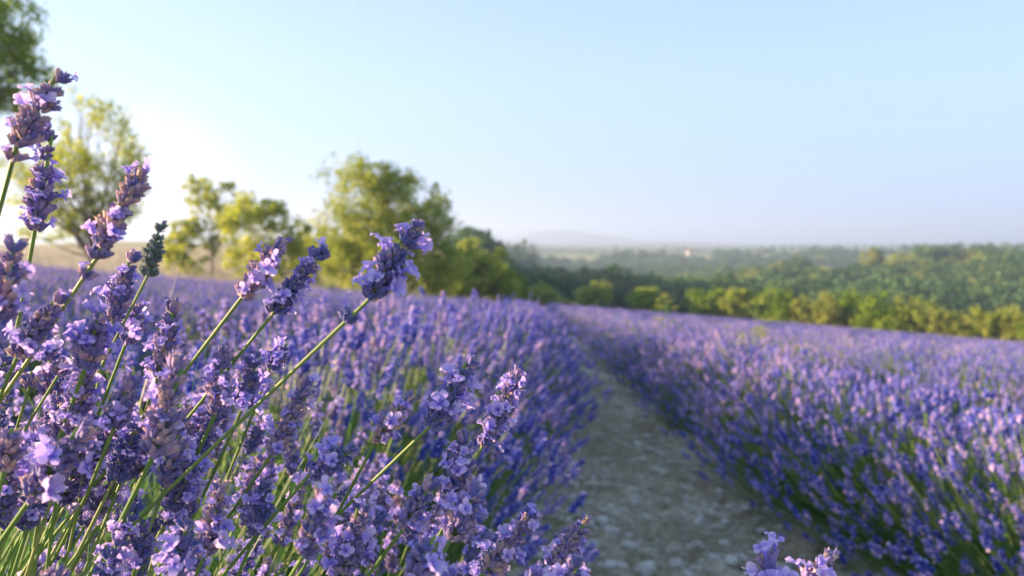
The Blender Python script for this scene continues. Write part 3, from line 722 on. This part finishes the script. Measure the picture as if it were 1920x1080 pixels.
# ------------------------------------------------------------------ path: stones, gravel, straw
def rock_mesh(i, name='stone'):
    rng = np.random.default_rng(900 + i); V = []; F = []; nu, nv = 8, 5
    for a in range(nv):
        th = math.pi * (a + .35) / (nv - .3)
        for b_ in range(nu):
            ph = 2 * math.pi * b_ / nu; r_ = 1 + rng.uniform(-.22, .22); V.append((math.sin(th) * math.cos(ph) * r_, math.sin(th) * math.sin(ph) * r_ * .8, math.cos(th) * .5 * (1 + rng.uniform(-.15, .15))))
    for a in range(nv - 1):
        for b_ in range(nu): p_, q = a * nu + b_, a * nu + (b_ + 1) % nu; F += [(p_, p_ + nu, q + nu), (p_, q + nu, q)]
    V += [(0, 0, .52), (0, 0, -.5)]; t0 = len(V) - 2
    for b_ in range(nu): F += [(t0, b_, (b_ + 1) % nu), (t0 + 1, (nv - 1) * nu + (b_ + 1) % nu, (nv - 1) * nu + b_)]
    mb = MB(); mb.add(V, F, 0, .5); return mb.mesh(name, [M['stone']], i % 2 == 0)
RK = [rock_mesh(i) for i in range(7)]
def on_path(n, y_a, y_b, pw=1.0):
    y = y_a + (y_b - y_a) * RNG.random(n) ** pw; u = RNG.uniform(-.1, 1.15, n); return u + rowbend(y), y
xs, ys = on_path(5500, 1.3, 12, 1.8); s_ = RNG.uniform(.005, .015, len(xs)) * np.where(RNG.random(len(xs)) < .14, 2.6, 1)
tag(scatter('gravel', np.stack((xs, ys, Tn(xs, ys) + s_ * .3), 1), RNG.uniform(0, 6.28, len(xs)), s_, RK), 'pale gravel and small stones strewn over the path', 'gravel')
big = [(1292, 795, .030), (1280, 880, .034), (1330, 895, .026), (1375, 845, .036), (1235, 870, .030), (1215, 790, .030), (1265, 770, .028), (1290, 935, .040), (1165, 885, .035), (1400, 900, .045),
       (1210, 1075, .05), (1225, 905, .02), (1310, 985, .035), (1360, 980, .03), (1145, 960, .03), (1385, 1000, .035), (1330, 1030, .04), (1265, 1050, .035), (1180, 985, .03), (1440, 960, .04),
       (1190, 830, .025), (1240, 830, .02), (1320, 850, .022), (1150, 1010, .028), (1290, 1068, .03), (1350, 935, .025), (1255, 965, .022), (1425, 1010, .025)]
def hit(px, py):
    r_ = ray(px, py); t = .5
    for _ in range(4000):
        q = np.array((0, 0, EYE)) + r_ * t
        if q[2] < T(q[0], q[1]): return q
        t += .004
    return q
for i, (px, py, s) in enumerate(big):
    q = hit(px, py)
    o = obj('stone', RK[i % 7], loc=(q[0], q[1], z0(q[0], q[1]) + s * .12)); o.scale = (s, s, s); o.rotation_euler = (random.uniform(-.2, .2), random.uniform(-.2, .2), random.uniform(0, 6))
    zone_ = 'at the very bottom' if py > 1040 else 'near the bottom' if py > 975 else 'in the nearer half' if py > 915 else 'in the middle stretch' if py > 860 else 'far up' if py > 805 else 'farthest up'
    u_ = q[0] - float(rowbend(q[1])); side_ = 'left side' if u_ < .33 else 'right side' if u_ > .68 else 'middle'
    sz_ = 'largest' if s >= .045 else 'big' if s >= .035 else 'medium' if s >= .028 else 'small'
    lb = 'brightest bluish white stone lying alone in the middle of the path' if i == 7 else '%s pale stone %s on the %s of the stony path' % (sz_, zone_, side_)
    tag(o, lb, 'stone', 'larger stones on the path')
def straw_t(i):
    rng = np.random.default_rng(950 + i); mb = MB()
    for k in range(26):
        a = rng.uniform(0, 6.28); d = np.array((math.cos(a), math.sin(a), abs(rng.normal()) * .35)); d /= np.linalg.norm(d)
        blade(mb, rng.normal(size=3) * np.array((.5, .5, .06)), d, rng.uniform(.4, 1.1), .02, rng, 0, rng.uniform(0, 1), .15)
    return mb.mesh('straw', [M['straw']], False)
ST = [straw_t(i) for i in range(4)]
xs, ys = on_path(4200, 1.3, 16, 1.5); k_ = vnoise(xs * 2.2, ys * 2.2, 77) > .42; xs, ys = xs[k_], ys[k_]; s_ = RNG.uniform(.03, .10, len(xs))
tag(scatter('dry_straw', np.stack((xs, ys, Tn(xs, ys) + .004), 1), RNG.uniform(0, 6.28, len(xs)), s_, ST), 'dry straw and dead stalks matted over the path', 'straw')
# (tufts on the path follow below)
# pale meadow grass beyond the field on the left
def tuft_t(i):
    rng = np.random.default_rng(970 + i); mb = MB()
    for k in range(40): blade(mb, np.array((rng.normal() * .35, rng.normal() * .35, 0)), np.array((rng.normal() * .25, rng.normal() * .25, 1.)), rng.uniform(.5, 1.2), .012, rng, 0, rng.uniform(.3, 1), .15)
    return mb.mesh('grass_tuft', [M['straw']], False)
TU = [tuft_t(i) for i in range(3)]
xs, ys = on_path(650, 2.2, 13, 1.2); k_ = vnoise(xs * 3, ys * 1.2, 55) > .5; xs, ys = xs[k_], ys[k_]
tag(scatter('dry_tufts', np.stack((xs, ys, Tn(xs, ys)), 1), RNG.uniform(0, 6.28, len(xs)), RNG.uniform(.04, .11, len(xs)), TU), 'low tufts of withered grass growing among the stones of the path', 'grass')
n = 5000; ys = RNG.uniform(26, 75, n); xs = RNG.uniform(-.7, -.02, n) * ys; k = ys > np.interp(xs, EX, EY) - .5; xs, ys = xs[k], ys[k]
tag(scatter('dry_grass', np.stack((xs, ys, T(xs, ys)), 1), RNG.uniform(0, 6.28, len(xs)), RNG.uniform(.3, .6, len(xs)), TU), 'pale dry meadow grass under the trees on the left', 'grass')

# ------------------------------------------------------------------ the near lavender, stalk by stalk
K = 0
def H(base, tip, d, via, tone, bloom, width, label, **k):
    global K; K += 1
    hero(base, tip, d, via, tone, bloom, width, label, seed=K, **k)
H((32, 272), (124, 112), .36, (2, 390), 'brown', .30, 1.15, 'tallest lavender spike at the far left, its tip reaching highest of all', extra=[.010])
H((66, 430), (106, 205), .40, (48, 560), 'purple', .45, 1.1, 'long upright spike just below and behind the tallest one at the left edge')
H((-5, 600), (38, 420), .33, (-30, 700), 'brown', .50, 1.2, 'bulky spike cut by the left edge with a lilac blossom cluster on top')
H((183, 482), (262, 290), .37, (60, 670), 'brown', .28, 1.1, 'dark spike with forked tip standing alone against the white glow', extra=[.014], tint=.9)
H((278, 515), (304, 405), .36, (228, 620), 'green', 0, .72, 'slim grey-green unopened spike right of the fork-tipped one')
H((212, 600), (252, 455), .43, (190, 720), 'purple', .35, 1.1, 'lavender spike standing behind the stem of the fork-tipped one')
H((455, 556), (546, 432), .38, (375, 662), 'brown', .35, 1.05, 'pinkish brown spike, left of the leaning pair in the centre left')
H((512, 588), (616, 440), .38, (462, 650), 'blue', .38, .95, 'slimmer blue spike, right of the leaning pair in the centre left')
H((694, 560), (790, 380), .36, (470, 770), 'blue', .55, 1.1, 'large blue spike on a long bare slanting stem before the big tree', extra=[.0165])
H((512, 848), (600, 700), .41, (440, 960), 'brown', .55, 1.0, 'pink and brown spike leaning right below the long slanting stem')
H((704, 828), (778, 722), .43, (650, 940), 'brown', .5, 1.0, 'short pink-tipped spike between the slanting stem and vivid violet spike')
H((806, 800), (892, 650), .40, (704, 897), 'blue', .6, 1.1, 'vivid violet spike with pink top on a slanting green stem')
H((905, 835), (988, 682), .45, (850, 960), 'purple', .42, .9, 'slender spike with a pale pink tip beside the vivid violet one')
H((858, 935), (885, 785), .40, (800, 1080), 'purple', .6, 1.1, 'full pink and lilac spike just below the vivid violet one')
H((756, 992), (822, 885), .38, (700, 1070), 'purple', .6, 1.05, 'pink blossoming spike leaning right near the bottom centre')
H((846, 1010), (905, 895), .37, (800, 1100), 'purple', .8, 1.1, 'spike covered in pale pink blossoms at the bottom centre')
H((770, 1090), (826, 985), .33, (730, 1160), 'purple', .7, 1.1, 'lilac blossoming spike cut by the bottom edge at the centre')
H((582, 888), (690, 828), .38, (517, 962), 'blue', .5, 1.1, 'wide blue spike lying almost flat above the bottom centre')
H((570, 1040), (622, 890), .35, (520, 1130), 'purple', .6, 1.15, 'broad spike with a pale lilac blossom cluster left of the bottom centre')
H((640, 1090), (678, 920), .38, (600, 1180), 'purple', .5, 1.1, 'dense violet spike rising from the bottom edge, right of the broad lilac one')
H((908, 1075), (1030, 955), .40, (850, 1130), 'brown', .45, 1.0, 'pink and rust spike leaning right at the bottom, left of the pair by the path')
H((1030, 1075), (1115, 955), .40, (980, 1150), 'brown', .45, .95, 'pink spike leaning over the path, right one of the pair at the bottom')
H((1060, 1150), (1092, 1020), .34, (1030, 1220), 'blue', .8, 1.0, 'pale blue blossoms rising from the bottom edge beside the path')
H((1450, 1165), (1434, 1015), .38, (1440, 1260), 'purple', 1.2, 1.35, 'pink-flowered tip rising alone from the bottom edge in front of the path', root=np.array((.12, .45, -.02)))
H((1498, 1125), (1574, 1022), .40, (1450, 1220), 'brown', .9, 1.15, 'brown and pink tip leaning right at the bottom edge, rightmost near one', root=np.array((.16, .48, -.02)))
H((33, 668), (122, 532), .38, (0, 752), 'purple', .55, 1.05, 'lilac spike leaning right near the left edge under the bulky one')
H((296, 705), (334, 548), .42, (260, 830), 'purple', .5, 1.1, 'upright spike with pale tip in the middle of the left tangle')
H((238, 640), (270, 552), .45, (200, 740), 'purple', .5, 1.05, 'short spike left of the upright pale-tipped one')
H((160, 690), (192, 560), .38, (120, 800), 'purple', .5, 1.15, 'thick pink and purple spike under the fork-tipped one')
H((290, 850), (352, 650), .35, (240, 960), 'brown', .35, 1.3, 'largest brownish spike in the middle of the left tangle')
H((404, 775), (426, 622), .41, (350, 900), 'purple', .45, 1.1, 'purple spike right of the largest brownish one')
H((455, 765), (492, 640), .44, (410, 870), 'blue', .55, 1.05, 'blue spike with bright open florets under the leaning pair')
H((506, 690), (546, 632), .46, (470, 790), 'blue', .6, .95, 'small pale blue spike under the right one of the leaning pair')
H((62, 930), (170, 770), .35, (0, 1010), 'purple', .45, 1.3, 'big purple spike leaning right in the lower left corner')
H((8, 880), (26, 785), .36, (-10, 980), 'brown', .5, 1.1, 'spike at the left edge above the lower left corner')
H((322, 1090), (360, 950), .35, (290, 1180), 'blue', .55, 1.1, 'blue spike rising from the bottom edge left of centre')
H((384, 1040), (424, 885), .38, (350, 1140), 'brown', .4, 1.05, 'rusty spike between the blue bottom spike and the broad lilac one')
H((255, 1060), (275, 960), .39, (235, 1160), 'blue', .3, 1.0, 'dark blue bud spike at the bottom, left of the blue one')
H((480, 1000), (505, 880), .42, (440, 1100), 'blue', .6, 1.05, 'soft blue spike below the slanting pink and brown one')
H((95, 1120), (118, 1035), .33, (70, 1200), 'purple', .8, 1.0, 'lilac blossoms at the bottom edge in the lower left corner')
H((112, 700), (120, 672), .40, (39, 812), 'brown', 0, .8, 'tiny dried brown head on a bare stem at the left')
H((56, 725), (60, 690), .42, (36, 800), 'purple', .3, .85, 'very small purple head left of the dried brown one')
H((130, 770), (160, 700), .42, (100, 880), 'purple', .5, 1.1, 'pale lilac spike above the big one of the lower left corner')
H((215, 800), (250, 690), .40, (180, 900), 'purple', .45, 1.15, 'purple spike left of the largest brownish one')
# stalks filling the tangle behind and between them
EN = np.array([(0, 560), (150, 600), (300, 620), (420, 700), (520, 760), (620, 800), (720, 860), (860, 900), (960, 960), (1060, 1000), (1110, 1090)], float)
rg = np.random.default_rng(91); cnt = 0
ANCH = [(160, 192, 'tallest spike'), (220, 400, 'fork-tipped spike'), (290, 460, 'grey-green spike'), (500, 495, 'pinkish leaning spike'), (565, 515, 'blue leaning spike'), (735, 470, 'big blue spike before the tree'),
        (560, 775, 'pink spike under the slanting stem'), (742, 775, 'short pink-tipped spike'), (850, 725, 'vivid violet spike'), (945, 760, 'slender pale-tipped spike'), (872, 860, 'full pink spike'), (876, 950, 'palest pink spike'),
        (790, 938, 'bottom centre pink spike'), (636, 858, 'flat-lying blue spike'), (600, 965, 'broad lilac cluster'), (660, 1000, 'dense violet spike'), (970, 1015, 'rust spike by the path'), (1072, 1015, 'pink spike over the path'),
        (78, 600, 'lilac spike at the left edge'), (315, 627, 'upright pale-tipped spike'), (176, 625, 'thick pink and purple spike'), (320, 750, 'largest brownish spike'), (415, 700, 'plain purple spike'),
        (473, 700, 'bright blue spike'), (116, 850, 'big lower-left purple spike'), (17, 832, 'lower spike at the left edge'), (341, 1020, 'blue bottom spike'), (404, 962, 'rusty spike'), (265, 1010, 'dark blue bud spike'), (492, 940, 'soft blue spike'), (106, 1077, 'lilac blossoms in the corner')]
def where(P, i, small=False):
    dy = P[1]; px_, py_ = 960 + 1493 * P[0] / dy, 455 + 1493 * (EYE - P[2]) / dy
    a = min(ANCH, key=lambda q: (q[0] - px_) ** 2 + (q[1] - py_) ** 2); dx_, dy_ = px_ - a[0], py_ - a[1]; ds = math.hypot(dx_, dy_)
    rel = ('right of' if dx_ > 0 else 'left of') if abs(dx_) > abs(dy_) * 1.6 else ('below' if dy_ > 0 else 'above') if abs(dy_) > abs(dx_) * 1.6 else ('lower right of' if dy_ > 0 else 'upper right of') if dx_ > 0 else ('lower left of' if dy_ > 0 else 'upper left of')
    t_ = HTONE[i % 9]; how = 'just ' if ds < 30 else ''
    if small: return 'small %s %s row spike %s the %s' % (t_[0], t_[1], rel, a[2])
    return '%s %s lavender head %s%s the %s' % (t_[0], t_[1], how, rel, a[2])
while cnt < 145:
    px = rg.uniform(-60, 1110); lo = np.interp(px, EN[:, 0], EN[:, 1]); py = lo + (1120 - lo) * rg.random() ** .9
    if px < 340 and py > 820 and rg.random() < .75: continue
    if px > 520 and rg.random() < .5: continue
    d = rg.uniform(.38, .72) if px < 450 else rg.uniform(.56, .85)
    if rg.random() < .35 and px > 300: d = rg.uniform(.6, 1.1)
    Tp = at(px, py, d); lean = np.array((rg.normal() * .22 + .38, rg.normal() * .2, 1.0)); ax = lean / np.linalg.norm(lean)
    scl = rg.uniform(.95, 1.2); Lh = HEADS[cnt % 9][2] * scl; B = Tp - ax * Lh
    lab = where(Tp, cnt)
    stalk(B, ax, root_for(B, rg), scl, cnt, lab, 'near stalks at lower left' if px < 560 else 'near stalks at the bottom centre', tint=rg.uniform(.3, 1)); cnt += 1
# loose stalks at the near end of the left row
cnt2 = 0
while cnt2 < 105:
    y = rg.uniform(.95, 2.1); x = ROWX + RDIR * y + rg.uniform(-.62, .5); f = abs(x - ROWX - RDIR * y) / .62
    zt = z0(x, y) + .80 * math.sqrt(max(0, 1 - f * f * .9)) * rg.uniform(.92, 1.04)
    ax = np.array(((x - ROWX) * .9 + rg.normal() * .15, rg.normal() * .2, 1.)); ax /= np.linalg.norm(ax)
    i = cnt + cnt2; scl = rg.uniform(.9, 1.15); B = np.array((x, y, zt)) - ax * .05 * scl
    xr = ROWX + RDIR * y + (x - ROWX) * .15; R0 = np.array((xr, y + .05, z0(xr, y) + .05))
    stalk(B, ax, R0, scl, i, where(np.array((x, y, zt)), i, True), 'stalks at the near end of the left row', r_=.0013, tint=rg.uniform(.2, .7)); cnt2 += 1
# stems and leaves of the near plants
mb = MB()
for k in range(2600):
    cx, cy = (-.50, .55) if k % 3 == 0 else (-.52, 1.0) if k % 3 == 1 else (-.40, 1.45)
    cx += rg.normal() * .12; cy += rg.normal() * .12
    dd = np.array((rg.normal() * .32 + .12, rg.normal() * .25, 1.)); dd /= np.linalg.norm(dd)
    p0 = np.array((cx, cy, z0(cx, cy) + rg.uniform(0, .35)))
    q = p0 + dd * rg.uniform(.15, .42)
    if q[1] < .42 or q[0] > -.18: continue
    blade(mb, p0, dd, np.linalg.norm(q - p0), rg.uniform(.0015, .003), rg, 0, rg.uniform(.2, 1), .12)
for k in range(700):
    cx, cy = -.42 + rg.normal() * .13, .58 + rg.normal() * .12
    if cy < .40: continue
    dd = np.array((rg.normal() * .18 + .30, rg.normal() * .16, 1.)); dd /= np.linalg.norm(dd)
    if cx + dd[0] * .5 > -.17: continue
    blade(mb, np.array((cx, cy, .30)), dd, rg.uniform(.30, .50), rg.uniform(.0008, .0018), rg, 1 if k % 3 else 0, rg.uniform(.1, 1), .14)
fo = obj('lavender_foliage', mb.mesh('lavender_foliage', [M['blade'], M['stem']])); tag(fo, 'narrow green leaves and shoots of the near lavender plants', 'foliage', kind='stuff')
# yellow-green weed standing out of the right-hand row
def weed(x, y, h, label, seed):
    rg = np.random.default_rng(seed); root = bpy.data.objects.new('weed', None); C.objects.link(root); root.location = (x, y, z0(x, y)); tag(root, label, 'weed')
    sm = MB(); fl = MB(); sm.add(*tube(bez(np.zeros(3), np.array((0, 0, h * .5)), np.array((.02, 0, h * .7)), np.array((.03, 0, h)), 8), np.linspace(.005, .002, 8), 5))
    for k in range(11):
        z = h * rg.uniform(.55, .98); a = rg.uniform(0, 6.28); q = np.array((.02 + math.cos(a) * .11, math.sin(a) * .11, z + .10)); sm.add(*tube([(.02, 0, z), (q + np.array((.02, 0, z))) / 2, q], [.002, .0016, .001], 4))
        fl = MB()
        for _ in range(26):
            blade(fl, q + rg.normal(size=3) * np.array((.025, .025, .01)), np.array((rg.normal(), rg.normal(), .5)), .016, .006, rg, 0, rg.uniform(.4, 1))
        obj('umbel', fl.mesh('umbel', [M['leaf_olive']]), root)
    obj('stem', sm.mesh('stem', [M['stem']]), root)
weed(px_of(1412, 6.2), 6.2, .98, 'yellow-green umbel weed standing above the right-hand row', 1)
weed(px_of(1246, 9.0), 9.0, .98, 'smaller yellow-green weed further up the right-hand row', 2)
S.render.film_transparent = False
